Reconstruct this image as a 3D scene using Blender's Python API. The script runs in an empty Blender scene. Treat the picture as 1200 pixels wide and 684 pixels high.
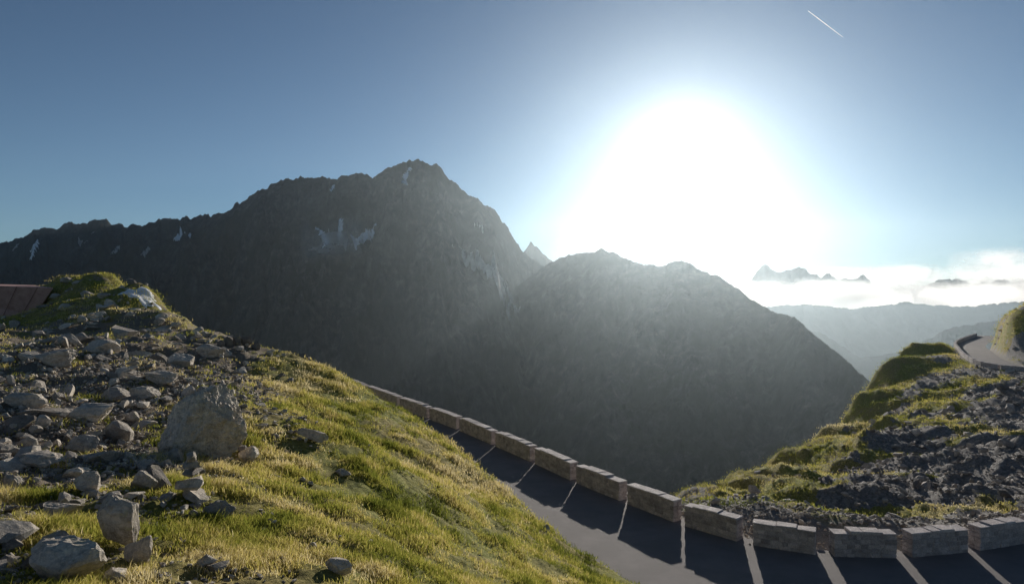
import bpy, bmesh, math, random
import numpy as np
from mathutils import Vector, noise as mnoise
random.seed(7); rng=np.random.default_rng(7)
S=bpy.context.scene
F=782.0
def P(px,py,d): return ((px-600)/F*d, d, (342-py)/F*d)

# ---------------------------------------------------------------- noise
def _h(x,y,s):
    h=(x.astype(np.int64)*374761393+y.astype(np.int64)*668265263+s*1274126177)&0xffffffff
    h=((h^(h>>13))*1274126177)&0xffffffff
    return (h^(h>>16))&0xffff
def pn(x,y,s=0):
    xi=np.floor(x);yi=np.floor(y);fx=x-xi;fy=y-yi
    u=fx*fx*fx*(fx*(fx*6-15)+10);v=fy*fy*fy*(fy*(fy*6-15)+10)
    def g(a,b):
        an=_h(xi+a,yi+b,s)*(2*np.pi/65536)
        return np.cos(an)*(fx-a)+np.sin(an)*(fy-b)
    return 1.5*((g(0,0)*(1-u)+g(1,0)*u)*(1-v)+(g(0,1)*(1-u)+g(1,1)*u)*v)
def fbm(x,y,o=5,s=0,gain=.5):
    r=0;a=1
    for i in range(o):
        r=r+a*pn(x,y,s+i);x=x*2.03+11.3;y=y*2.03+5.7;a*=gain
    return r
def ridged(x,y,o=5,s=0,gain=.5):
    r=0;a=1
    for i in range(o):
        r=r+a*(1-2*np.abs(pn(x,y,s+i)));x=x*2.07+3.1;y=y*2.07+9.2;a*=gain
    return r
def ss(a,b,x):
    t=np.clip((x-a)/(b-a),0,1);return t*t*(3-2*t)

# ---------------------------------------------------------------- mesh helpers
def mesh_np(name,V,Fc,mat,smooth=True,attrs=None,link=True):
    me=bpy.data.meshes.new(name)
    V=np.asarray(V,dtype=np.float32);Fc=np.asarray(Fc,dtype=np.int32)
    n,k=Fc.shape
    me.vertices.add(len(V));me.vertices.foreach_set("co",V.ravel())
    me.loops.add(n*k);me.loops.foreach_set("vertex_index",Fc.ravel())
    me.polygons.add(n);me.polygons.foreach_set("loop_start",np.arange(0,n*k,k,dtype=np.int32))
    me.polygons.foreach_set("loop_total",np.full(n,k,dtype=np.int32))
    me.polygons.foreach_set("use_smooth",np.full(n,smooth))
    me.update(calc_edges=True)
    if attrs:
        for an,av in attrs.items():
            a=me.attributes.new(an,'FLOAT','POINT');a.data.foreach_set("value",np.asarray(av,dtype=np.float32).ravel())
    if mat: me.materials.append(mat)
    ob=bpy.data.objects.new(name,me)
    if link: S.collection.objects.link(ob)
    return ob
def grid_faces(nr,nc):
    i=np.arange(nr-1)[:,None]*nc+np.arange(nc-1)[None,:]
    i=i.ravel();return np.stack([i,i+1,i+nc+1,i+nc],1)

# ---------------------------------------------------------------- material helpers
class M:
    def __init__(s,name):
        s.m=bpy.data.materials.new(name);s.m.use_nodes=True;s.t=s.m.node_tree;s.t.nodes.clear()
        s.out=s.n('ShaderNodeOutputMaterial')
    def n(s,ty,**k):
        nd=s.t.nodes.new(ty)
        for a,b in k.items(): setattr(nd,a,b)
        return nd
    def l(s,a,b): s.t.links.new(a,b)
    def set(s,sock,v):
        if isinstance(v,bpy.types.NodeSocket): s.l(v,sock)
        else: sock.default_value=v
    def pos(s,scale=(1,1,1)):
        g=s.n('ShaderNodeNewGeometry');m=s.n('ShaderNodeMapping');m.inputs['Scale'].default_value=scale
        s.l(g.outputs['Position'],m.inputs['Vector']);return m.outputs[0]
    def noise(s,sc,det=6,rough=.6,vec=None,dist=0):
        n=s.n('ShaderNodeTexNoise');n.inputs['Scale'].default_value=sc;n.inputs['Detail'].default_value=det
        n.inputs['Roughness'].default_value=rough;n.inputs['Distortion'].default_value=dist
        s.l(vec if vec is not None else s.pos(),n.inputs['Vector']);return n.outputs[0]
    def ramp(s,fac,stops):
        r=s.n('ShaderNodeValToRGB');e=r.color_ramp.elements
        while len(e)<len(stops): e.new(.5)
        for i,(p,c) in enumerate(stops):
            e[i].position=p
            e[i].color=(c[0],c[1],c[2],1) if hasattr(c,'__len__') else (c,c,c,1)
        s.l(fac,r.inputs[0]);return r.outputs[0]
    def mix(s,f,a,b,mode='MIX'):
        m=s.n('ShaderNodeMix',data_type='RGBA',blend_type=mode)
        s.set(m.inputs[0],f)
        for i,v in ((6,a),(7,b)):
            if isinstance(v,tuple): m.inputs[i].default_value=(v[0],v[1],v[2],1)
            else: s.l(v,m.inputs[i])
        return m.outputs[2]
    def math(s,op,a,b=0.0,clamp=False):
        m=s.n('ShaderNodeMath',operation=op,use_clamp=clamp)
        s.set(m.inputs[0],a);s.set(m.inputs[1],b);return m.outputs[0]
    def attr(s,name):
        a=s.n('ShaderNodeAttribute',attribute_name=name);return a.outputs['Fac']
    def bump(s,h,dist,strength=1):
        b=s.n('ShaderNodeBump');b.inputs['Strength'].default_value=strength;b.inputs['Distance'].default_value=dist
        s.l(h,b.inputs['Height']);return b.outputs[0]
    def princ(s,col,rough=.9,nrm=None,spec=.2,metal=0):
        p=s.n('ShaderNodeBsdfPrincipled')
        if isinstance(col,tuple): p.inputs['Base Color'].default_value=(*col,1)
        else: s.l(col,p.inputs['Base Color'])
        s.set(p.inputs['Roughness'],rough);p.inputs['Specular IOR Level'].default_value=spec
        p.inputs['Metallic'].default_value=metal
        if nrm is not None: s.l(nrm,p.inputs['Normal'])
        s.l(p.outputs[0],s.out.inputs[0]);return p

# ---------------------------------------------------------------- materials
def mat_near():
    m=M("alpine_ground")
    n1=m.noise(1.1,8,.65);n2=m.noise(6,8,.7);n3=m.noise(30,5,.7);n0=m.noise(.25,5,.6)
    grass=m.ramp(n2,[(.3,(.09,.08,.025)),(.45,(.25,.21,.065)),(.6,(.44,.35,.13)),(.75,(.56,.47,.23))])
    green=m.ramp(n2,[(.3,(.08,.095,.02)),(.5,(.26,.265,.055)),(.75,(.48,.43,.15))])
    grass=m.mix(m.ramp(n0,[(.42,0),(.6,1)]),grass,green)
    soil=m.ramp(n3,[(.3,(.11,.09,.07)),(.5,(.28,.23,.175)),(.75,(.50,.43,.35))])
    f=m.math('ADD',m.attr('rock'),m.math('MULTIPLY',m.math('SUBTRACT',n1,.5),1.8))
    f=m.ramp(f,[(.42,0),(.56,1)])
    c=m.mix(f,grass,soil)
    scree=m.ramp(m.noise(3.5,8,.75),[(.3,(.09,.083,.077)),(.5,(.25,.235,.22)),(.7,(.48,.455,.42))])
    f2=m.math('ADD',m.attr('scree'),m.math('MULTIPLY',m.math('SUBTRACT',m.noise(.35,7,.65),.5),1.5))
    c=m.mix(m.ramp(f2,[(.45,0),(.55,1)]),c,scree)
    gr=m.ramp(n3,[(.3,(.18,.165,.145)),(.7,(.45,.41,.36))])
    c=m.mix(m.attr('gravel'),c,gr)
    h=m.math('ADD',m.math('MULTIPLY',n2,.7),m.math('MULTIPLY',n3,.3))
    m.princ(c,.95,m.bump(h,.16,1.0),.1);return m.m
def mat_rock(name="rock",sc=1.0,lich=True,dark=1.0,warm=1.0):
    m=M(name)
    n1=m.noise(2.2*sc,9,.65);n2=m.noise(14*sc,8,.7);n3=m.noise(55*sc,4,.7)
    d=dark;b=d*warm
    c=m.ramp(n1,[(.3,(.31*d,.28*d,.245*b)),(.5,(.46*d,.415*d,.36*b)),(.7,(.64*d,.59*d,.515*b))])
    c=m.mix(m.ramp(n2,[(.42,.0),(.62,.6)]),c,(.17*d,.155*d,.135*b))
    c=m.mix(m.ramp(n3,[(.5,0),(.7,.5)]),c,(.74*d,.69*d,.62*b))
    v=m.attr('rnd');c=m.mix(1.0,c,m.ramp(v,[(0,(.40,.38,.36)),(.5,(.92,.89,.85)),(1,(1.28,1.23,1.15))]),'MULTIPLY')
    if lich:
        c=m.mix(m.ramp(m.noise(5*sc,6,.7),[(.58,0),(.66,.5)]),c,(.34,.31,.15))
    h=m.math('ADD',m.math('MULTIPLY',n1,.5),m.math('MULTIPLY',n2,.4))
    m.princ(c,.85,m.bump(h,.09/sc,1),.25);return m.m
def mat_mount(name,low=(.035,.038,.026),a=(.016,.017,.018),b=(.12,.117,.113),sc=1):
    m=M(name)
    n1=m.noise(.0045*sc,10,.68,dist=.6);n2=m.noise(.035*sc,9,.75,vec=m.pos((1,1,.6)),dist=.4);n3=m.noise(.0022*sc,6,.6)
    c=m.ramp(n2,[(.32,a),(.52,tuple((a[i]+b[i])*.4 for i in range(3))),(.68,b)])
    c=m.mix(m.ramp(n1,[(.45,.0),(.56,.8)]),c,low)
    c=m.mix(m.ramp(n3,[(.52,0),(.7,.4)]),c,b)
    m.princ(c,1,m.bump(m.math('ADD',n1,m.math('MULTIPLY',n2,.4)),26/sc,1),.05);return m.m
def mat_asphalt():
    m=M("asphalt")
    n=m.noise(90,4,.8);n1=m.noise(.6,5,.6);n2=m.noise(8,6,.6)
    c=m.ramp(n,[(.3,(.14,.126,.122)),(.7,(.26,.233,.225))])
    c=m.mix(m.ramp(n1,[(.4,0),(.65,.45)]),c,(.29,.26,.25))
    c=m.mix(m.ramp(n2,[(.62,0),(.7,.35)]),c,(.11,.10,.10))
    m.princ(c,.85,m.bump(n,.02,.8),.25);return m.m
def mat_snow():
    m=M("snow");n=m.noise(.8,6,.6)
    m.princ(m.ramp(n,[(.3,(.7,.72,.75)),(.7,(.9,.91,.93))]),.7,m.bump(n,.1,.5));return m.m
def mat_grass():
    m=M("grass")
    v=m.attr('rnd')
    c=m.ramp(v,[(0,(.09,.11,.02)),(.25,(.23,.25,.04)),(.5,(.45,.41,.09)),(.75,(.64,.52,.20)),(1,(.74,.64,.38))])
    d=m.n('ShaderNodeBsdfDiffuse');t=m.n('ShaderNodeBsdfTranslucent');mx=m.n('ShaderNodeMixShader');mx.inputs[0].default_value=.5
    m.l(c,d.inputs[0]);m.l(c,t.inputs[0]);m.l(d.outputs[0],mx.inputs[1]);m.l(t.outputs[0],mx.inputs[2]);m.l(mx.outputs[0],m.out.inputs[0])
    return m.m
def mat_rust():
    m=M("corten_steel");n=m.noise(3,8,.7);n2=m.noise(.6,4,.5)
    c=m.ramp(n,[(.3,(.44,.24,.20)),(.6,(.62,.38,.32)),(.8,(.70,.46,.38))])
    c=m.mix(m.ramp(n2,[(.4,0),(.7,.4)]),c,(.40,.21,.17))
    m.princ(c,.75,m.bump(n,.02,.4),.3);return m.m
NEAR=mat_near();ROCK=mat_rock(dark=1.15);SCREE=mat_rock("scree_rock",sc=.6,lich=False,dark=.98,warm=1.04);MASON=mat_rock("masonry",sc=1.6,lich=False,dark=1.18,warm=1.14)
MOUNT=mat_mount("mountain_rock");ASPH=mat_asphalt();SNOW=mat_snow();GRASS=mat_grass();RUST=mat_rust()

# ---------------------------------------------------------------- road / wall line
gaps=[(430,462),(470,477),(505,490),(540,503),(582,521),(628,541),(676,563),(735,587),(800,612),(875,634),(965,648),(1055,650),(1135,643),(1200,632)]
G=[((px-600)/F*(10*F/(py-342)),10*F/(py-342),-10.) for px,py in gaps]
ctl=[(-110,150,-10),(-70,128,-10),(-42,104,-10),(-25,82,-10)]+G+[(24,29,-10),(34,34,-10),(50,42,-10.3),(72,60,-11.2),(88,82,-12.5),(97,102,-13.8),(96,117,-14.4),(92,128,-14.6),(97,142,-14.4),(109,163,-14.3),(124,186,-14.4),(150,215,-14)]
def catmull(pts,n):
    out=[];p=[np.array(q,float) for q in pts];p=[2*p[0]-p[1]]+p+[2*p[-1]-p[-2]]
    for i in range(1,len(p)-2):
        for k in range(n):
            t=k/n;out.append(.5*((2*p[i])+(-p[i-1]+p[i+1])*t+(2*p[i-1]-5*p[i]+4*p[i+1]-p[i+2])*t*t+(-p[i-1]+3*p[i]-3*p[i+1]+p[i+2])*t**3))
    out.append(p[-2]);return np.array(out)
W=catmull(ctl,12)
seg=np.diff(W[:,:2],axis=0)
WT=np.gradient(W[:,:2],axis=0);WT/=np.linalg.norm(WT,axis=1)[:,None]
for _ in range(6): WT[1:-1]=(WT[:-2]+WT[1:-1]*2+WT[2:])/4
WT/=np.linalg.norm(WT,axis=1)[:,None]
WN=np.stack([WT[:,1],-WT[:,0]],1)
Warc=np.concatenate([[0],np.cumsum(np.linalg.norm(seg,axis=1))])
iG0=4*12;i_up=(4+len(G)+3)*12
def road_sd(x,y):
    n=len(x);sd=np.empty(n);zr=np.empty(n);idx=np.empty(n,int)
    Q=W[:,:2]
    for a in range(0,n,40000):
        xs=x[a:a+40000,None];ys=y[a:a+40000,None]
        d2=(xs-Q[None,:,0])**2+(ys-Q[None,:,1])**2
        i=d2.argmin(1);dx=xs[:,0]-Q[i,0];dy=ys[:,0]-Q[i,1]
        s=dx*WN[i,0]+dy*WN[i,1]
        dd=np.sqrt(d2[np.arange(len(i)),i])
        along=np.abs(dx*WT[i,0]+dy*WT[i,1])
        v=np.where(along>1.5,np.sign(s)*dd,s)
        sd[a:a+40000]=v;zr[a:a+40000]=W[i,2];idx[a:a+40000]=i
    return sd,zr,idx

# ---------------------------------------------------------------- height controls
class MQ:
    def __init__(s,pts,c=2.5,lam=0.02):
        p=np.array(pts,float);s.p=p[:,:2];s.c=c;n=len(p)
        A=np.zeros((n+3,n+3));A[:n,:n]=-s.k(s.p[:,0][:,None]-s.p[:,0],s.p[:,1][:,None]-s.p[:,1])+lam*np.eye(n)
        Q=np.c_[np.ones(n),s.p];A[:n,n:]=Q;A[n:,:n]=Q.T
        s.w=np.linalg.solve(A,np.r_[p[:,2],0,0,0])
    def k(s,dx,dy): return np.sqrt(dx*dx+dy*dy+s.c**2)
    def __call__(s,x,y):
        r=np.full(x.shape,s.w[-3])+s.w[-2]*x+s.w[-1]*y
        for i in range(len(s.p)): r=r-s.w[i]*s.k(x-s.p[i,0],y-s.p[i,1])
        return r
hill=[]
sil=[(55,336,57),(85,321,56),(135,325,53),(190,349,48),(235,386,41),(280,402,36),(330,416,32),(375,432,31),(420,452,30),(460,475,28.5),(500,500,27),(535,527,25.5),(570,555,24),(605,583,22.7),(640,612,21.5),(690,650,20),(735,684,19)]
for q in sil: hill.append(P(*q))
for px,py,d in sil[:9]:
    x,y,z=P(px,py,d*1.3);hill.append((x,y,z-.2*d))
for q in [(0,684,5),(200,684,5.6),(400,684,6.5),(520,684,8.2),(600,684,10.3),(680,684,14.2),(225,535,12),(100,450,18),(0,408,25),(40,392,34),(150,400,28),(300,570,10),(450,600,11),(550,640,12.8),(400,500,17),(0,550,9),(300,455,22),(200,420,26),(0,388,40),(0,384,48),(-100,388,42),(-60,384,52),(30,378,52),(0,376,60),(450,530,18),(550,585,17.5),(620,635,17),(115,347,48),(165,366,43),(75,372,42),(200,392,36),(110,390,35),(-200,400,30),(-200,384,52),(-200,378,62),(350,450,26),(0,372,75)]:
    hill.append(P(*q))
hill+=[(0,0,-2.3),(-6,0,-2.1),(-12,5,-2.1),(-15,-8,-1.8),(4,0,-3.8),(8,4,-6.5),(10,10,-8.3),(18,12,-9),(30,10,-9),(30,-10,-8),(8,-10,-5),(60,20,-8),(-40,10,-2.2),(-50,30,-2.8),(-70,60,-4),(-60,90,-10),(-100,100,-16),(0,-30,-2)]
HILL=MQ(hill,2.0,.05)
sil2=[(1105,403,172),(1060,408,165),(1030,430,150),(1000,470,130),(950,520,105),(900,545,80),(860,565,60),(822,574,45)]
outp=[P(*q) for q in sil2]
for px,py,d in sil2[:7]:
    x,y,z=P(px-65,py,d*1.08);outp.append((x,y,z-.22*d))
for q in [(1050,612,38),(960,610,36),(1000,560,60),(1100,560,55),(1100,500,90),(1180,450,112),(1060,460,125),(1030,500,105),(1180,560,52),(950,570,60),(1095,417,158),(1100,430,140),(1200,612,34),(1200,500,80),(880,590,45)]: outp.append(P(*q))
outp+=[P(1200,358,152),P(1165,384,160),P(1140,396,180),P(1260,330,152),P(1200,405,140),(110,118,-11),(112,132,-11),(125,110,-8),(145,150,6),(158,195,-2),(132,212,-14.5),(128,225,-35),(100,210,-55),(110,80,-9),(60,30,-9),(90,50,-9),(150,60,2)]
outp+=[(10,36,-11),(6,42,-17),(0,52,-22),(-4,62,-26),(-14,80,-30),(-30,110,-36),(-70,150,-45),(20,100,-60),(0,100,-70),(40,150,-75),(80,220,-90)]
OUT=MQ(outp,2.5,.1)
def H(x,y,detail=True,full=False):
    x=np.asarray(x,float);y=np.asarray(y,float);sh=x.shape;x=x.ravel();y=y.ravel()
    sd,zr,idx=road_sd(x,y);r=np.hypot(x,y)
    hi=HILL(x,y);ou=OUT(x,y)
    up=ss(i_up-14,i_up+10,idx.astype(float))
    if detail:
        wr=ss(0,4,-x-1.5-.27*y)
        hi=hi+.16*fbm(x/2.2,y/2.2,4,3)*(.6+.85*wr)+.06*fbm(x/.45,y/.45,3,9)+.3*fbm(x/9,y/9,2,21)*ss(10,25,r)*(1-ss(34,40,y))+.12*fbm(x/3,y/3,4,23)*ss(34,40,y)
        amp=np.clip(ss(1,14,-sd)*(1-up)+up*ss(9,16,sd)+up*ss(1,14,-sd),0,1)
        ou=ou+amp*(.7*(ridged(x/15+.3*fbm(x/8,y/8,2,35),y/15,4,31,.55)-.9)+.6*fbm(x/5,y/5,6,37,.62))+.14*fbm(x/.9,y/.9,3,41)
    hin=hi*(1-up)+ou*up
    t=ss(6.9,9.8,sd);a=zr-.04+(hin-zr)*t
    t2=ss(.8,4.5,-sd);b=zr-.04+(ou-zr)*t2
    h=np.where(sd>0,a,b)
    far=ss(180,330,r);h=h-np.maximum(0,r-200)*.85*far
    h=np.maximum(h,-640)
    if full: return h.reshape(sh),sd.reshape(sh),up.reshape(sh)
    return h.reshape(sh)
def silhouette_dist(x,y):
    L=np.array([(P(*q)[0],P(*q)[1]) for q in sil2])
    d=np.full(x.shape,1e9)
    for i in range(len(L)-1):
        a=L[i];b=L[i+1];ab=b-a
        t=np.clip(((x-a[0])*ab[0]+(y-a[1])*ab[1])/(ab@ab),0,1)
        d=np.minimum(d,np.hypot(x-a[0]-t*ab[0],y-a[1]-t*ab[1]))
    return d
def rockmask(x,y):
    return ss(-1.5,2.6,-x-1.75-.26*y+1.1*fbm(x/3,y/3,3,55))*(1-.5*ss(34,42,y))
def hitn(px,py,dmin=3.5,dmax=200):
    dd=np.geomspace(dmin,dmax,500);x=(px-600)/F*dd;z=H(x,dd);k=np.argmax(z/dd>=(342-py)/F)
    if not (z/dd>=(342-py)/F).any(): return None
    return float(x[k]),float(dd[k]),float(z[k])
nr,nc=760,1000
rr=np.concatenate([[0.2],np.geomspace(.8,900,nr-1)]);aa=np.radians(np.linspace(-80,80,nc))
R,A=np.meshgrid(rr,aa,indexing='ij');X=R*np.sin(A);Y=R*np.cos(A)
Z,SD,UP=H(X,Y,True,True)
sdn=silhouette_dist(X,Y)/np.maximum(Y,20)
outside=((SD<0)|(UP>.5))
def greenmask(x,y,dn):
    n=fbm(x/11,y/11,5,88,.6)
    return np.clip(1-ss(.085,.16,dn+.13*n)+.9*ss(.31,.44,fbm(x/9,y/9,4,123)),0,1)
gm=greenmask(X,Y,sdn)
scree=np.where(outside,(1-gm)*.85+.12,0.0)
scree=np.where(outside&(X<P(815,570,45)[0]),.8,scree)
rock=np.where(outside,.22,rockmask(X,Y)*.72)
gravel=np.where((SD>-4)&(SD<8.2)&(UP<.5),1-ss(6.6,8.2,SD)-ss(1.5,4,-SD),0)
gravel=np.where((UP>=.5)&(SD>-1.2)&(SD<7.6),1,gravel)
mesh_np("alpine_hillside_terrain",np.stack([X,Y,Z],-1).reshape(-1,3),grid_faces(nr,nc)[:,::-1],NEAR,True,{'rock':rock,'scree':scree,'gravel':np.clip(gravel,0,1)})

def ribbon(name,s0,s1,dz,mat,i0=0,i1=None,n=9):
    i1=i1 or len(W);s=np.linspace(s0,s1,n);V=[]
    for i in range(i0,i1):
        for q in s: V.append((W[i,0]+WN[i,0]*q,W[i,1]+WN[i,1]*q,W[i,2]+dz))
    return mesh_np(name,V,grid_faces(i1-i0,n),mat,False)
ribbon("mountain_road",-.35,6.7,0.0,ASPH)

# ---------------------------------------------------------------- parapet walls
def stone_wall(p0,p1,zb,height,seed,name="stone_parapet_wall"):
    r=random.Random(seed)
    d=Vector((p1[0]-p0[0],p1[1]-p0[1],0));L=d.length;d.normalize();nrm=Vector((-d.y,d.x,0))
    bm=bmesh.new();lay=bm.verts.layers.float.new('rnd')
    def box(a,b,t0,t1,z0,z1,j,val):
        vs=[]
        for zz in (z0,z1):
            for (u,w) in ((a,t0),(b,t0),(b,t1),(a,t1)):
                q=Vector((p0[0],p0[1],zb))+d*(u+r.uniform(-j,j))+nrm*(w+r.uniform(-j,j))+Vector((0,0,zz+r.uniform(-j,j)))
                v=bm.verts.new(q);v[lay]=val;vs.append(v)
        for f in ((0,3,2,1),(4,5,6,7),(0,1,5,4),(1,2,6,5),(2,3,7,6),(3,0,4,7)): bm.faces.new([vs[k] for k in f])
    box(.04,L-.04,-.24,.24,-.3,height-.09,0,.45)
    z=-.05;hc=height-.12
    nc_=5
    for c in range(nc_):
        h=(hc+.05)/nc_
        for side in (-1,1):
            u=0
            while u<L-.02:
                w=r.uniform(.16,.5)
                if L-u-w<.2: w=L-u
                t0,t1=(-.26+r.uniform(-.014,.014),0) if side<0 else (0.004,.26+r.uniform(-.014,.014))
                box(u+.005,u+w-.005,t0,t1,z+.004,z+h-.004,.018,.25+.55*r.random())
                u+=w
        z+=h
    u=-.02
    while u<L+.01:
        w=r.uniform(.4,.9)
        if L+.02-u-w<.4: w=L+.02-u
        e=.05 if (u<0 or u+w>L) else 0
        box(u+.003,u+w-.003,-.285,.285,hc+.01,height-e+r.uniform(-.022,.022),.014,r.uniform(.6,1));u+=w
    bmesh.ops.bevel(bm,geom=list(bm.edges),offset=.022,segments=1,affect='EDGES',profile=.6)
    me=bpy.data.meshes.new(name);bm.to_mesh(me);bm.free();me.materials.append(MASON)
    o=bpy.data.objects.new(name,me);S.collection.objects.link(o);return o
def arcpt(s):
    return np.array([np.interp(s,Warc,W[:,k]) for k in range(3)])
gs=[Warc[iG0+12*k] for k in range(len(G))]
before=[gs[0]-5.5*k for k in range(6,0,-1)]
after=[gs[-1]+3.6*k for k in range(1,6)]
br=before+gs+after
k=0
for a,b in zip(br[:-1],br[1:]):
    g=.27;p=arcpt(a+g);q=arcpt(b-g);k+=1
    stone_wall(p,q,(p[2]+q[2])/2,.95,k)
s=Warc[(4+len(G)+5)*12]
while s<Warc[-1]-6:
    p=arcpt(s+.25);q=arcpt(s+4.75);k+=1
    stone_wall(p,q,(p[2]+q[2])/2,.9,k);s+=5.0

# ---------------------------------------------------------------- rocks
def ico(sub):
    bm=bmesh.new();bmesh.ops.create_icosphere(bm,subdivisions=sub,radius=1)
    V=np.array([v.co[:] for v in bm.verts]);Fc=np.array([[v.index for v in f.verts] for f in bm.faces]);bm.free();return V,Fc
def rockshape(sub,seed,planes=11,lo=.5,hi=.9):
    g=np.random.default_rng(seed);V,Fc=ico(sub);V=V.copy()
    for _ in range(planes):
        n=g.normal(size=3);n/=np.linalg.norm(n);d=g.uniform(lo,hi)
        e=np.maximum(0,V@n-d);V-=e[:,None]*n
    V+=g.normal(size=V.shape)*.012
    return V,Fc
RV={1:[rockshape(1,i,8,.3,.75) for i in range(10)],2:[rockshape(2,50+i,15,.28,.8) for i in range(20)]}
def scatter_rocks(name,pts,sizes,mat,sub=2,flat=(.35,.8),sink=.25,seed=0):
    g=np.random.default_rng(seed);VV=[];FF=[];RR=[];o=0
    for (x,y,z),s in zip(pts,sizes):
        V,Fc=RV[sub][g.integers(len(RV[sub]))]
        sc=np.array([1.25,g.uniform(.6,1.1),g.uniform(*flat)*1.3])*s
        v=V*sc;a=g.uniform(0,6.28);t=g.uniform(-.45,.45)
        ct,st=np.cos(t),np.sin(t);v=np.stack([v[:,0]*ct-v[:,2]*st,v[:,1],v[:,0]*st+v[:,2]*ct],1)
        ca,sa=np.cos(a),np.sin(a);v=np.stack([v[:,0]*ca-v[:,1]*sa,v[:,0]*sa+v[:,1]*ca,v[:,2]],1)
        v+=np.array([x,y,z+sc[2]*.5-sink*s]);VV.append(v);FF.append(Fc+o);o+=len(V);RR.append(np.full(len(V),g.random()))
    return mesh_np(name,np.concatenate(VV),np.concatenate(FF),mat,False,{'rnd':np.concatenate(RR)})
N=48000
y_=np.exp(rng.uniform(np.log(4.2),np.log(60),N));x_=rng.uniform(-.95,.35,N)*y_
m_=rockmask(x_,y_)
clump=ss(-.25,.4,fbm(x_/2.5,y_/2.5,3,77))
keep=(rng.random(N)<(m_*(.22+.9*clump)*.46+.011))
x_=x_[keep];y_=y_[keep];sd_,_,_=road_sd(x_,y_);k2=sd_>8.5;x_=x_[k2];y_=y_[k2]
z_=H(x_,y_)
sz=np.clip(rng.lognormal(-2.95,.74,len(x_)),.02,.42)*np.clip(.6+y_/26,.7,2.0)
sz=np.where(rockmask(x_,y_)<.3,sz*.5,sz)
print("rocks",len(x_))
scatter_rocks("scattered_rocks",np.stack([x_,y_,z_],1),sz,ROCK,2,(.3,.75),.16,1)
N=30000
y_=np.exp(rng.uniform(np.log(4),np.log(26),N));x_=rng.uniform(-.95,.1,N)*y_
keep=rng.random(N)<rockmask(x_,y_)*.9;x_=x_[keep];y_=y_[keep]
n2=9000;ii=rng.integers(iG0-10,i_up-20,n2);q=np.where(rng.random(n2)<.5,rng.uniform(-4.5,-.5,n2),rng.uniform(6.5,8.3,n2))
xv=W[ii,0]+WN[ii,0]*q+rng.normal(size=n2)*.5*WT[ii,0];yv=W[ii,1]+WN[ii,1]*q+rng.normal(size=n2)*.5*WT[ii,1]
szs=np.concatenate([rng.uniform(.012,.05,len(x_))*np.clip(y_/9,.8,2),np.clip(rng.lognormal(-2.9,.5,n2),.02,.2)])
x_=np.concatenate([x_,xv]);y_=np.concatenate([y_,yv])
scatter_rocks("loose_gravel",np.stack([x_,y_,H(x_,y_)],1),szs,ROCK,1,(.4,.8),.1,2)
N=75000
y_=np.exp(rng.uniform(np.log(30),np.log(190),N));x_=rng.uniform(.25,.95,N)*y_
sd_,_,ix_=road_sd(x_,y_);dn=silhouette_dist(x_,y_)/y_
pr=(1-greenmask(x_,y_,dn))
keep=((sd_<-1.2)|((ix_>i_up)&(sd_>7.8)))&(rng.random(N)<pr*.5+.035)
x_=x_[keep];y_=y_[keep];z_=H(x_,y_);print("scree",len(x_))
scatter_rocks("scree_rocks",np.stack([x_,y_,z_],1),np.clip(rng.lognormal(-2.25,.68,len(x_)),.05,.9)*np.clip(y_/80,.5,1.3),SCREE,1,(.35,.8),.1,3)
def boulder(px,py,wpx,hpx,seed,dep=.8,name="boulder",tilt=0,rnd=None):
    q=hitn(px,py)
    if q is None: print("miss",px,py);return
    x,y,z=q;w=wpx/F*y;h=hpx/F*y
    big=wpx>90
    V,Fc=rockshape(6 if big else 4,seed,11 if big else 16,.62 if big else .5,.95 if big else .88)
    nz=np.array([mnoise.fractal(Vector(v*1.7+seed),.7,2.1,6) for v in V]);nf=np.array([mnoise.ridged_multi_fractal(Vector(v*3.3+seed),.8,2.2,5,1,2) for v in V])
    V=V*(1+(.13 if big else .09)*nz+.03*nf)[:,None]
    V=V/np.abs(V).max(0)*np.array([w/2,w/2*dep,h*.6])
    if big: V[:,0]*=1-.22*(V[:,2]/(h*.6));V[:,0]+=.14*w*V[:,2]/h*.5
    ct,st=math.cos(tilt),math.sin(tilt);V=np.stack([V[:,0]*ct-V[:,2]*st,V[:,1],V[:,0]*st+V[:,2]*ct],1)
    V+=np.array([x,y+w*.25,z+h*.36]);return mesh_np(name,V,Fc,ROCK,False,{'rnd':np.full(len(V),rnd if rnd is not None else .4+.12*(seed%5))})
for q in [(222,535,110,92,4,.8),(135,645,54,66,5,.7,"boulder",.35),(65,684,90,44,8,.8),(245,418,34,16,12),(210,430,34,16,14),(165,472,40,18,17),(100,495,50,20,19),(88,535,42,24,21),(100,585,36,28,23),(395,674,34,20,29),(165,575,34,24,31),(365,520,44,14,37,.5,"boulder",-.35),(60,432,50,20,41),(110,416,44,18,43),(25,480,50,18,47),(35,548,60,16,51),(158,662,38,36,53,.8,"boulder",-.1),(10,575,22,20,57),(290,545,26,22,59),(130,470,36,16,61),(185,450,40,16,63),(400,560,22,9,67),(455,668,18,10,71),(130,684,40,14,73),(250,610,40,20,75),(60,610,50,22,77),(240,665,26,14,79),
          (98,350,18,9,81),(72,364,20,9,82),(126,358,16,8,83),(186,376,18,9,84),(62,352,14,7,85),(150,374,16,7,86),(88,334,12,5,87),(205,384,14,7,88),(112,372,20,8,89)]:
    boulder(*q)
for q in [(266,406,14,14),(276,405,12,16),(287,407,16,12),(298,410,12,9),(258,408,10,8)]: boulder(*q,int(q[0]),rnd=.0)
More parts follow.
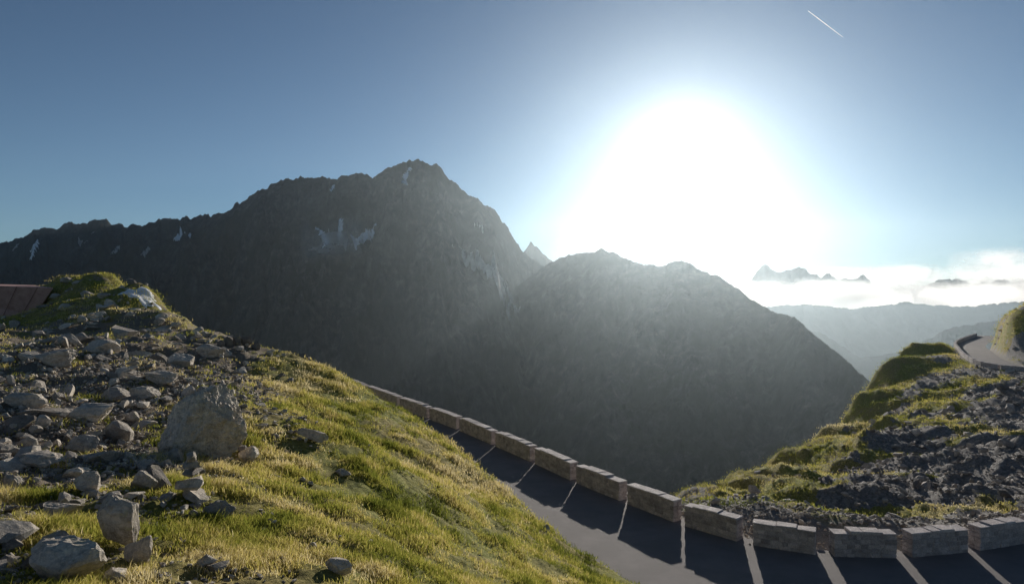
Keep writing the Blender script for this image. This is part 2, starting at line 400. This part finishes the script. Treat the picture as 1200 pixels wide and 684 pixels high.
def cairn(px,py,wpx,n,seed):
    x,y,z=hitn(px,py);scale=wpx/F*y;g=np.random.default_rng(seed)
    VV=[];FF=[];RR=[];o=0;cz=z-.03
    for i in range(n):
        s=scale*(1-.7*i/n)*g.uniform(.8,1.2);hh=scale*g.uniform(.28,.45)*(1-.4*i/n)
        V,Fc=RV[2][g.integers(20)];V=V/np.abs(V).max(0);v=V*np.array([s*.5,s*.42,hh*.5]);a=g.uniform(0,6.28)
        v=np.stack([v[:,0]*np.cos(a)-v[:,1]*np.sin(a),v[:,0]*np.sin(a)+v[:,1]*np.cos(a),v[:,2]],1)
        v+=np.array([x+g.normal()*.07*scale,y,cz+hh*.45]);cz+=hh*.9;VV.append(v);FF.append(Fc+o);o+=len(V);RR.append(np.full(len(V),g.random()))
    mesh_np("stone_cairn",np.concatenate(VV),np.concatenate(FF),ROCK,False,{'rnd':np.concatenate(RR)})
cairn(225,588,42,5,1);cairn(155,448,22,5,2);cairn(232,405,16,5,3);cairn(108,388,16,5,4);cairn(178,412,16,4,5)

# ---------------------------------------------------------------- grass
def grass(name,x,y,z,h,w,nb,seed,rndbase,spread):
    g=np.random.default_rng(seed);n=len(x);T=n*nb
    X=np.repeat(x,nb)+g.normal(size=T)*np.repeat(spread,nb);Y=np.repeat(y,nb)+g.normal(size=T)*np.repeat(spread,nb);Zb=np.repeat(z,nb)-.015
    hh=np.repeat(h,nb)*g.uniform(.5,1.15,T);ww=np.repeat(w,nb);a=g.uniform(0,2*np.pi,T);b=g.uniform(0,2*np.pi,T);ln=g.uniform(.1,.9,T)*hh
    dx=np.cos(a)*ww;dy=np.sin(a)*ww;lx=np.cos(b)*ln;ly=np.sin(b)*ln
    V=np.empty((T,5,3))
    V[:,0]=np.stack([X-dx,Y-dy,Zb],1);V[:,1]=np.stack([X+dx,Y+dy,Zb],1)
    V[:,2]=np.stack([X-dx*.7+lx*.35,Y-dy*.7+ly*.35,Zb+hh*.6],1);V[:,3]=np.stack([X+dx*.7+lx*.35,Y+dy*.7+ly*.35,Zb+hh*.6],1)
    V[:,4]=np.stack([X+lx,Y+ly,Zb+hh],1)
    i=np.arange(T)[:,None]*5
    Fc=np.concatenate([i+np.array([[0,1,3]]),i+np.array([[0,3,2]]),i+np.array([[2,3,4]])])
    rnd=np.clip(np.repeat(rndbase,nb)+g.normal(size=T)*.13,0,1)
    return mesh_np(name,V.reshape(-1,3),Fc,GRASS,True,{'rnd':np.repeat(rnd,5)})
def tone(x,y): return np.clip(.47+.5*fbm(x/3.5,y/3.5,4,99)+.38*fbm(x/.7,y/.7,3,98)+.1*ss(14,30,y),0.02,1)
N=190000
y_=np.exp(rng.uniform(np.log(3.6),np.log(34),N));x_=rng.uniform(-.95,.42,N)*y_
rm=rockmask(x_,y_);cl=fbm(x_/1.3,y_/1.3,4,66)
keep=rng.random(N)<np.clip((1-rm*.93)*(.5+1.2*cl)+.02,0.015,1);x_=x_[keep];y_=y_[keep]
sd_,_,_=road_sd(x_,y_);k2=sd_>7.6;x_=x_[k2];y_=y_[k2];cl=fbm(x_/1.3,y_/1.3,4,66)
h_=np.clip(.03+.05*rng.random(len(x_))+.13*np.clip(cl,0,1),.03,.19)*np.clip(.75+y_/45,.75,1.3)
print("tufts",len(x_))
grass("alpine_grass",x_,y_,H(x_,y_),h_,np.clip(.0022+.00038*y_,.003,.013),8,5,tone(x_,y_),.04+.0028*y_)
N=60000
y_=rng.uniform(30,185,N);x_=np.where(rng.random(N)<.3,rng.uniform(-.8,-.3,N)*np.minimum(y_,65),rng.uniform(.2,.8,N)*y_);y_=np.where(x_<0,np.minimum(y_,34+y_*.18),y_)
sd_,_,ix_=road_sd(x_,y_);dn=silhouette_dist(x_,y_)/y_
ok=np.where(x_<0,(sd_>10)&(fbm(x_/2,y_/2,3,12)>-.1),((sd_<-1)|((ix_>i_up)&(sd_>8)))&(rng.random(N)<greenmask(x_,y_,dn)))
x_=x_[ok];y_=y_[ok]
grass("tussock_grass",x_,y_,H(x_,y_),rng.uniform(.08,.26,len(x_))*np.clip(y_/70,.7,1.6),np.full(len(x_),.025)*np.clip(y_/70,.7,1.8),7,6,np.clip(.46+.5*fbm(x_/9,y_/9,3,97)+.08*(x_<0),0,1),.12+.0022*y_)

# ---------------------------------------------------------------- near snow patch & building
def drape(name,px,py,wpx,dep,off=.05):
    cx,cy,_=hitn(px,py,30);print("snow at",cx,cy);n=26;g=np.linspace(-1,1,n);U,Vv=np.meshgrid(g,g,indexing='ij')
    m=np.maximum(np.abs(U),np.abs(Vv));rad=np.hypot(U,Vv)+1e-9;U2=U*m/rad;V2=Vv*m/rad
    wob=1+.5*fbm(U2*1.7+cx,V2*1.7+cy,3,5);rx=wpx/2/F*cy
    x=cx+U2*rx*wob+V2*.3;y=cy+V2*dep*wob
    z=H(x,y)+off-.25*(m**6)
    mesh_np(name,np.stack([x,y,z],-1).reshape(-1,3),grid_faces(n,n)[:,::-1],SNOW,True)
drape("snow_patch",164,347,44,1.1,.12)

def building():
    e=bpy.data.objects.new("corten_steel_museum_building",None);S.collection.objects.link(e)
    pt=P
    fr=[pt(-190,328,46),pt(63,337,50),pt(42,369,50.5),pt(-190,386,46)]
    bk=[pt(-190,328,58),pt(40,334,60),pt(28,362,60),pt(-190,384,58)]
    V=fr+bk;Fc=[(0,3,2,1),(4,5,6,7),(0,1,5,4),(1,2,6,5),(2,3,7,6),(3,0,4,7)]
    o=mesh_np("body",V,Fc,RUST,False);o.parent=e
    bv=o.modifiers.new("b",'BEVEL');bv.width=.05
    VV=[];FF=[];o_=0
    f0,f1,f2,f3=[np.array(q) for q in fr];nn=np.cross(f1-f0,f3-f0);nn/=np.linalg.norm(nn)
    if nn[1]>0: nn=-nn
    for t in np.linspace(.1,.92,9):
        a=f0*(1-t)+f1*t;b=f3*(1-t)+f2*t;w=(f1-f0)/np.linalg.norm(f1-f0)*.02
        q=[a-w+nn*.012,a+w+nn*.012,b+w+nn*.012,b-w+nn*.012,a-w-nn*.01,a+w-nn*.01,b+w-nn*.01,b-w-nn*.01]
        VV+=q;FF+=[[o_+k for k in f] for f in ((0,1,2,3),(0,4,5,1),(1,5,6,2),(2,6,7,3),(3,7,4,0))];o_+=8
    m=M("dark_seam");m.princ((.3,.16,.13),.8);o=mesh_np("panel_seams",VV,FF,m.m,False);o.parent=e
    m=M("concrete_plinth");m.princ(m.ramp(m.noise(4),[(.3,(.05,.045,.04)),(.7,(.10,.09,.08))]),.9)
    b0=[pt(-190,378,47.5),pt(30,367,51.5),pt(30,392,51.5),pt(-190,402,47.5)];b1=[pt(-190,378,56),pt(20,367,58),pt(20,392,58),pt(-190,402,56)]
    o=mesh_np("plinth",b0+b1,Fc,m.m,False);o.parent=e
building()

# ---------------------------------------------------------------- far mountains
def prof(pts,u,k):
    a=np.array([(p[0]-600)/F for p in pts]);return np.interp(u,a,[p[k] for p in pts])
Apts=[(-400,330,3200),(-150,300,3200),(0,284,3100),(20,275,3080),(50,265,3050),(100,258,3000),(125,256,2980),(150,264,2950),(190,255,2900),(240,252,2850),(280,235,2800),(300,225,2780),(330,212,2750),(370,205,2700),(390,210,2690),(400,207,2680),(440,200,2650),(465,193,2620),(490,187,2600),(512,194,2600),(545,224,2600),(580,246,2600),(605,282,2600),(640,312,2600),(700,350,2600),(800,420,2600),(1100,560,2600)]
Bpts=[(200,620,2300),(400,520,2300),(520,440,2350),(590,350,2400),(640,307,2350),(665,300,2300),(690,292,2260),(705,290,2250),(735,304,2200),(770,311,2100),(800,305,2050),(820,313,2000),(840,320,1950),(880,350,1800),(920,366,1650),(960,395,1500),(1010,435,1350),(1050,480,1250),(1150,580,1150),(1500,800,1100)]
u=np.linspace(-1.25,1.1,1700);yy=np.concatenate([np.linspace(480,2750,640),np.linspace(2760,4600,70)])
Yg,U=np.meshgrid(yy,u,indexing='ij');Xg=U*Yg
def layer(pts,slope,back,seed,amp,ja):
    u1=u[None,:];jag=1.3*fbm(u1*22,u1*0,6,seed+5,.62)
    jag=np.repeat(jag,len(yy),0)
    yr=prof(pts,U,2)+60*fbm(U*9,U*0+seed,3,seed)
    tan=(342-prof(pts,U,1)-1+jag*ja)/F
    zr=yr*tan;d=yr-Yg
    wx=Xg+200*fbm(Xg/600,Yg/600,4,seed+1);wy=Yg+200*fbm(Xg/600,Yg/600,4,seed+2)
    gl=ridged((wx+.75*wy)/420,(wy-.5*wx)/620,7,seed+3,.55)
    fn=fbm(Xg/60,Yg/60,5,seed+4,.6)
    w=ss(0,260,np.abs(d))
    cl=fbm(Xg/420,Yg/380,4,seed+9)
    h=zr-slope*np.abs(d)*np.where(d>0,1,back)+w*amp*(gl-.9)+w*12*fn+w*60*cl-w*22
    return h
hA=layer(Apts,.66,1.2,100,105,4.5);hB=layer(Bpts,.66,1.2,200,50,2.6)
ZF=np.maximum(np.maximum(hA,hB),-640+8*fbm(Xg/90,Yg/90,4,7))
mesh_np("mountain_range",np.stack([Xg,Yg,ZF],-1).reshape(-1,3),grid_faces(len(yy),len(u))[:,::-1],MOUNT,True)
def hit(px,py):
    uu=(px-600)/F;j=int(np.clip(np.searchsorted(u,uu),1,len(u)-1));t=(342-py)/F
    col=ZF[:,j]/yy
    if not (col>=t).any(): return None
    return uu,yy[np.argmax(col>=t)]
def zfar(x,y):
    uu=x/y;j=np.clip((uu-u[0])/(u[1]-u[0]),0,len(u)-2);k=np.interp(y,yy,np.arange(len(yy)))
    j0=j.astype(int);k0=np.clip(k.astype(int),0,len(yy)-2);fj=j-j0;fk=k-k0
    return (ZF[k0,j0]*(1-fj)+ZF[k0,j0+1]*fj)*(1-fk)+(ZF[k0+1,j0]*(1-fj)+ZF[k0+1,j0+1]*fj)*fk
def streak(path,wd,mat,name):
    pts=[]
    for px,py in path:
        h=hit(px,py)
        if h is None: print("no hit",px,py);return
        pts.append((h[0]*h[1],h[1]))
    pts=np.array(pts)
    if np.abs(np.diff(pts[:,1])).max()>500: print("jump",path);return
    n=60;t=np.linspace(0,len(pts)-1,n)
    cx=np.interp(t,range(len(pts)),pts[:,0]);cy=np.interp(t,range(len(pts)),pts[:,1])
    f=np.sin(np.linspace(0.12,np.pi-.12,n))**.6
    T=np.gradient(np.stack([cx,cy],1),axis=0);T/=np.linalg.norm(T,axis=1)[:,None]+1e-9
    s=np.linspace(-1,1,7);wob=np.clip(1+1.6*fbm(t*4,t*0+path[0][0],4,8),.1,2.2);wob2=.9*fbm(t*3.2,t*0+path[0][1],4,18)
    X_=cx[:,None]-T[:,1:2]*wd*(s[None]*(f*wob)[:,None]+wob2[:,None]);Y_=cy[:,None]+T[:,0:1]*wd*(s[None]*(f*wob)[:,None]+wob2[:,None])
    Z_=zfar(X_,Y_)+4-3*np.abs(s[None])**3
    mesh_np(name,np.stack([X_,Y_,Z_],-1).reshape(-1,3),grid_faces(n,7),mat,True)
m=M("light_scree");m.princ(m.ramp(m.noise(.06,8,.7),[(.35,(.16,.16,.16)),(.65,(.46,.46,.45))]),1);LSC=m.m
for p,w,mt,nm in [([(472,217),(476,206),(481,197)],9,SNOW,"snow_patch"),([(610,360),(590,336),(575,322),(560,308),(545,298),(530,290)],11,LSC,"scree_chute"),([(600,350),(580,330),(562,314)],7,LSC,"scree_chute"),([(440,266),(430,278),(420,284)],10,SNOW,"snow_patch"),([(424,278),(412,284)],8,SNOW,"snow_patch"),
   ([(370,268),(380,280),(388,292)],8,SNOW,"snow_patch"),([(384,272),(396,284),(406,297)],7,LSC,"snow_patch"),([(392,218),(387,226)],6,SNOW,"snow_patch"),([(203,282),(224,276)],8,SNOW,"snow_patch"),([(36,306),(40,298),(44,290)],9,SNOW,"snow_patch"),([(15,297),(22,290)],8,LSC,"snow_patch"),([(398,260),(400,270),(396,280)],7,SNOW,"snow_patch"),([(92,282),(110,276)],6,LSC,"snow_patch"),([(165,300),(176,292)],6,LSC,"snow_patch"),([(556,262),(566,275)],6,LSC,"snow_patch"),([(130,300),(140,290)],6,LSC,"snow_patch")]:
    streak(p,w,mt,nm)

def distant(name,pts,slope,seed,y0,y1,jamp,mat,floor=-900,umin=-1.2,umax=1.3,nn=(90,900)):
    u2=np.linspace(umin,umax,nn[1]);y2=np.linspace(y0,y1,nn[0]);Yd,Ud=np.meshgrid(y2,u2,indexing='ij');Xd=Ud*Yd
    yr=prof(pts,Ud,2);tan=(342-prof(pts,Ud,1)+jamp*(ridged(Ud*34,Ud*0,4,seed)-.9))/F
    d=yr-Yd;h=yr*tan-slope*np.abs(d)+ss(0,500,np.abs(d))*(120*ridged((Xd+.4*Yd)/900,Yd/1500,5,seed+1)-100)
    h=np.maximum(h,floor);mesh_np(name,np.stack([Xd,Yd,h],-1).reshape(-1,3),grid_faces(*nn)[:,::-1],mat,True)
MD=mat_mount("distant_rock",(.03,.036,.03),(.02,.02,.024),(.06,.06,.06),.3)
distant("distant_ridge",[(-600,420,7000),(500,400,7000),(800,372,7000),(880,362,6500),(940,356,6500),(1000,362,7000),(1060,354,7500),(1120,360,7500),(1200,353,7000),(1500,350,7000)],.42,300,4700,8200,2.0,MD)
distant("distant_ridge",[(700,420,4800),(850,385,4800),(900,372,4800),(960,388,4700),(1010,420,4500),(1060,412,4500),(1110,385,4600),(1160,376,4700),(1220,366,4700),(1500,350,4800)],.5,350,3600,5600,2.0,MD,umin=.1,nn=(70,600))
distant("distant_peak",[(560,420,6000),(600,330,6000),(612,296,6000),(622,284,6000),(632,290,6000),(645,305,6000),(690,340,6000),(760,420,6000)],.9,400,5000,6600,2.5,MD,umin=-.1,umax=.25,nn=(60,400))
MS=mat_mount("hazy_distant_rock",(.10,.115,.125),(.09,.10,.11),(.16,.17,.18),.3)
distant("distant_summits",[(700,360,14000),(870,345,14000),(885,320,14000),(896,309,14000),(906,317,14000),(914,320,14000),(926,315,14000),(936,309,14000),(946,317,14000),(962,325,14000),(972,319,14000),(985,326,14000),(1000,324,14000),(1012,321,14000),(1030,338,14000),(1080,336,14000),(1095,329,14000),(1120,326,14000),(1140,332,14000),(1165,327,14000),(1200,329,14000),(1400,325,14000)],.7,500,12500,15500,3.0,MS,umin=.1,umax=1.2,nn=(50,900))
V=[(-60000,-60000,-700),(60000,-60000,-700),(60000,60000,-700),(-60000,60000,-700)]
m=M("valley_floor");m.princ(m.ramp(m.noise(.003,6),[(.3,(.05,.06,.035)),(.7,(.09,.09,.06))]),1);mesh_np("valley_floor",V,[(0,1,2,3)],m.m,False)

# ---------------------------------------------------------------- clouds
def cloud_mat(seed,scale,zc,zh,thr,op):
    m=M("cloud");g=m.n('ShaderNodeNewGeometry');sx=m.n('ShaderNodeSeparateXYZ');m.l(g.outputs['Position'],sx.inputs[0])
    n=m.n('ShaderNodeTexNoise');n.noise_dimensions='4D';n.inputs['W'].default_value=seed;n.inputs['Scale'].default_value=scale;n.inputs['Detail'].default_value=9;n.inputs['Roughness'].default_value=.55
    mp=m.n('ShaderNodeMapping');mp.inputs['Scale'].default_value=(1,1,2.2);m.l(g.outputs['Position'],mp.inputs[0]);m.l(mp.outputs[0],n.inputs['Vector'])
    v=m.math('DIVIDE',m.math('SUBTRACT',sx.outputs[2],zc),zh)
    v=m.math('SUBTRACT',1.0,m.math('MULTIPLY',v,v))
    tx=m.n('ShaderNodeAttribute',attribute_name='edge')
    f=m.math('ADD',m.math('MULTIPLY',m.math('SUBTRACT',n.outputs[0],.5),3.0),m.math('SUBTRACT',v,thr))
    f=m.math('MULTIPLY',m.math('MULTIPLY',f,tx.outputs['Fac']),m.math('MULTIPLY',v,1.5,True))
    a=m.math('MULTIPLY',m.ramp(f,[(0,0),(.9,1)]),op)
    t=m.n('ShaderNodeBsdfTransparent');d=m.n('ShaderNodeBsdfTranslucent');d.inputs[0].default_value=(.95,.95,.95,1);d2=m.n('ShaderNodeBsdfDiffuse');d2.inputs[0].default_value=(.9,.9,.9,1)
    mx=m.n('ShaderNodeMixShader');mx.inputs[0].default_value=.3;m.l(d.outputs[0],mx.inputs[1]);m.l(d2.outputs[0],mx.inputs[2])
    m2=m.n('ShaderNodeMixShader');m.l(a,m2.inputs[0]);m.l(t.outputs[0],m2.inputs[1]);m.l(mx.outputs[0],m2.inputs[2]);m.l(m2.outputs[0],m.out.inputs[0]);return m.m
def cloud(name,px0,px1,py0,py1,d,scale,thr,op,seed):
    a=P(px0,py0,d);b=P(px1,py1,d);zc=(a[2]+b[2])/2;zh=abs(a[2]-b[2])/2
    nx=40;xs=np.linspace(a[0],b[0],nx);zs=np.linspace(b[2],a[2],12);Zc,Xc=np.meshgrid(zs,xs,indexing='ij')
    Yc=d+.05*d*fbm(Xc/(.1*d),Zc/(.1*d)+seed,3,seed)
    e=1-np.abs(np.linspace(-1,1,nx))**4
    mesh_np(name,np.stack([Xc,Yc,Zc],-1).reshape(-1,3),grid_faces(12,nx),cloud_mat(seed,scale,zc,zh,thr,op),True,{'edge':np.tile(e,12)})
cloud("cloud_bank",780,1500,323,372,9500,.0012,-.05,.95,1)
cloud("cloud_bank",760,1600,325,368,11500,.0010,-.1,.95,2)
cloud("cloud_bank",700,1500,308,352,16500,.0007,.0,.8,6)
cloud("cloud_bank",1120,1330,285,345,12000,.0009,.4,.9,3)
cloud("mist",640,900,262,350,2900,.004,.45,.65,4)
cloud("mist",345,430,250,310,1850,.012,.4,.4,5)

def contrail():
    a=np.array(P(947,13,15000));b=np.array(P(988,44,15000));n=30;V=[]
    for i in range(n):
        t=i/(n-1);c=a*(1-t)+b*t;r=2+8*math.sin(math.pi*min(1,t*1.0+.02))**.5*(1-.4*t)
        for k_ in range(8):
            an=k_*math.pi/4;V.append((c[0]+r*.6*math.cos(an),c[1]+r*math.sin(an),c[2]+r*math.cos(an)))
    Fc=[(i*8+k_,i*8+(k_+1)%8,(i+1)*8+(k_+1)%8,(i+1)*8+k_) for i in range(n-1) for k_ in range(8)]
    m=M("vapour");d=m.n('ShaderNodeBsdfTranslucent');d.inputs[0].default_value=(.95,.95,.95,1);m.l(d.outputs[0],m.out.inputs[0])
    mesh_np("contrail",V,Fc,m.m,True)
contrail()

def haze(name,x0,x1,y0,y1,z0,z1,dens,g,col):
    V=[(x0,y0,z0),(x1,y0,z0),(x1,y1,z0),(x0,y1,z0),(x0,y0,z1),(x1,y0,z1),(x1,y1,z1),(x0,y1,z1)]
    Fc=[(0,3,2,1),(4,5,6,7),(0,1,5,4),(1,2,6,5),(2,3,7,6),(3,0,4,7)]
    m=M(name);v=m.n('ShaderNodeVolumeScatter');v.inputs['Density'].default_value=dens;v.inputs['Anisotropy'].default_value=g;v.inputs['Color'].default_value=(*col,1)
    m.l(v.outputs[0],m.out.inputs['Volume']);mesh_np(name,V,Fc,m.m,False)
haze("haze",-5000,5000,-600,3400,-690,340,3.6e-5,.80,(.74,.9,1))
haze("valley_haze",-9000,15000,3410,16500,-690,-75,4.6e-5,.4,(.68,.86,1))

# ---------------------------------------------------------------- sky, sun, camera
EL=math.radians(11);AZ=math.atan2(200,782)
sd=Vector((math.sin(AZ)*math.cos(EL),math.cos(AZ)*math.cos(EL),math.sin(EL)))
w=bpy.data.worlds.new("World");S.world=w;w.use_nodes=True;t=w.node_tree;t.nodes.clear()
o=t.nodes.new('ShaderNodeOutputWorld');bg=t.nodes.new('ShaderNodeBackground');sk=t.nodes.new('ShaderNodeTexSky');sk.sky_type='NISHITA';sk.sun_disc=False
sk.sun_elevation=EL;sk.sun_rotation=AZ;sk.altitude=2500;sk.dust_density=.4;sk.air_density=1;sk.ozone_density=3
hs=t.nodes.new('ShaderNodeHueSaturation');hs.inputs['Saturation'].default_value=.76;hs.inputs['Value'].default_value=.1
t.links.new(sk.outputs[0],hs.inputs['Color'])
gm_=t.nodes.new('ShaderNodeGamma');gm_.inputs[1].default_value=1.45;t.links.new(hs.outputs[0],gm_.inputs[0])
tn=t.nodes.new('ShaderNodeVectorMath');tn.operation='MULTIPLY';tn.inputs[1].default_value=(.95,1.07,1.02);t.links.new(gm_.outputs[0],tn.inputs[0])
dv=t.nodes.new('ShaderNodeVectorMath');dv.operation='DIVIDE';dv.inputs[1].default_value=(.64,1.0,1.4);t.links.new(tn.outputs[0],dv.inputs[0])
a1=t.nodes.new('ShaderNodeVectorMath');a1.operation='ADD';a1.inputs[1].default_value=(1,1,1);t.links.new(dv.outputs[0],a1.inputs[0])
d2=t.nodes.new('ShaderNodeVectorMath');d2.operation='DIVIDE';t.links.new(tn.outputs[0],d2.inputs[0]);t.links.new(a1.outputs[0],d2.inputs[1])
sc=t.nodes.new('ShaderNodeVectorMath');sc.operation='SCALE';sc.inputs['Scale'].default_value=1.15/.12;t.links.new(d2.outputs[0],sc.inputs[0])
t.links.new(sc.outputs[0],bg.inputs[0]);bg.inputs[1].default_value=.12
tc=t.nodes.new('ShaderNodeTexCoord');dp=t.nodes.new('ShaderNodeVectorMath');dp.operation='DOT_PRODUCT';dp.inputs[1].default_value=sd
nv=t.nodes.new('ShaderNodeVectorMath');nv.operation='NORMALIZE';t.links.new(tc.outputs['Generated'],nv.inputs[0]);t.links.new(nv.outputs[0],dp.inputs[0])
def mt(op,a,b=0.,cl=False):
    n=t.nodes.new('ShaderNodeMath');n.operation=op;n.use_clamp=cl
    for i,v in enumerate((a,b)):
        if isinstance(v,(int,float)): n.inputs[i].default_value=v
        else: t.links.new(v,n.inputs[i])
    return n.outputs[0]
th=mt('ARCCOSINE',mt('MINIMUM',dp.outputs['Value'],.999999))
def ex(a,deg): return mt('MULTIPLY',mt('EXPONENT',mt('MULTIPLY',th,-1/math.radians(deg))),a)
gl=mt('ADD',ex(7,1.1),ex(.40,7.0))
b2=t.nodes.new('ShaderNodeBackground');b2.inputs[0].default_value=(1,.99,.97,1);t.links.new(gl,b2.inputs[1])
ad=t.nodes.new('ShaderNodeAddShader');t.links.new(bg.outputs[0],ad.inputs[0]);t.links.new(b2.outputs[0],ad.inputs[1]);t.links.new(ad.outputs[0],o.inputs[0])
L=bpy.data.lights.new("sun",'SUN');L.energy=5;L.angle=math.radians(.5);L.color=(1,.94,.85)
lo=bpy.data.objects.new("sun",L);S.collection.objects.link(lo);lo.rotation_euler=(-sd).to_track_quat('-Z','Y').to_euler()
c=bpy.data.cameras.new("camera");c.sensor_width=36;c.lens=F/1200*36;c.clip_start=.1;c.clip_end=100000
co=bpy.data.objects.new("camera",c);S.collection.objects.link(co);co.location=(0,0,0);co.rotation_euler=(math.pi/2,0,0);S.camera=co
S.view_settings.view_transform='Standard';S.view_settings.look='None';S.view_settings.exposure=0
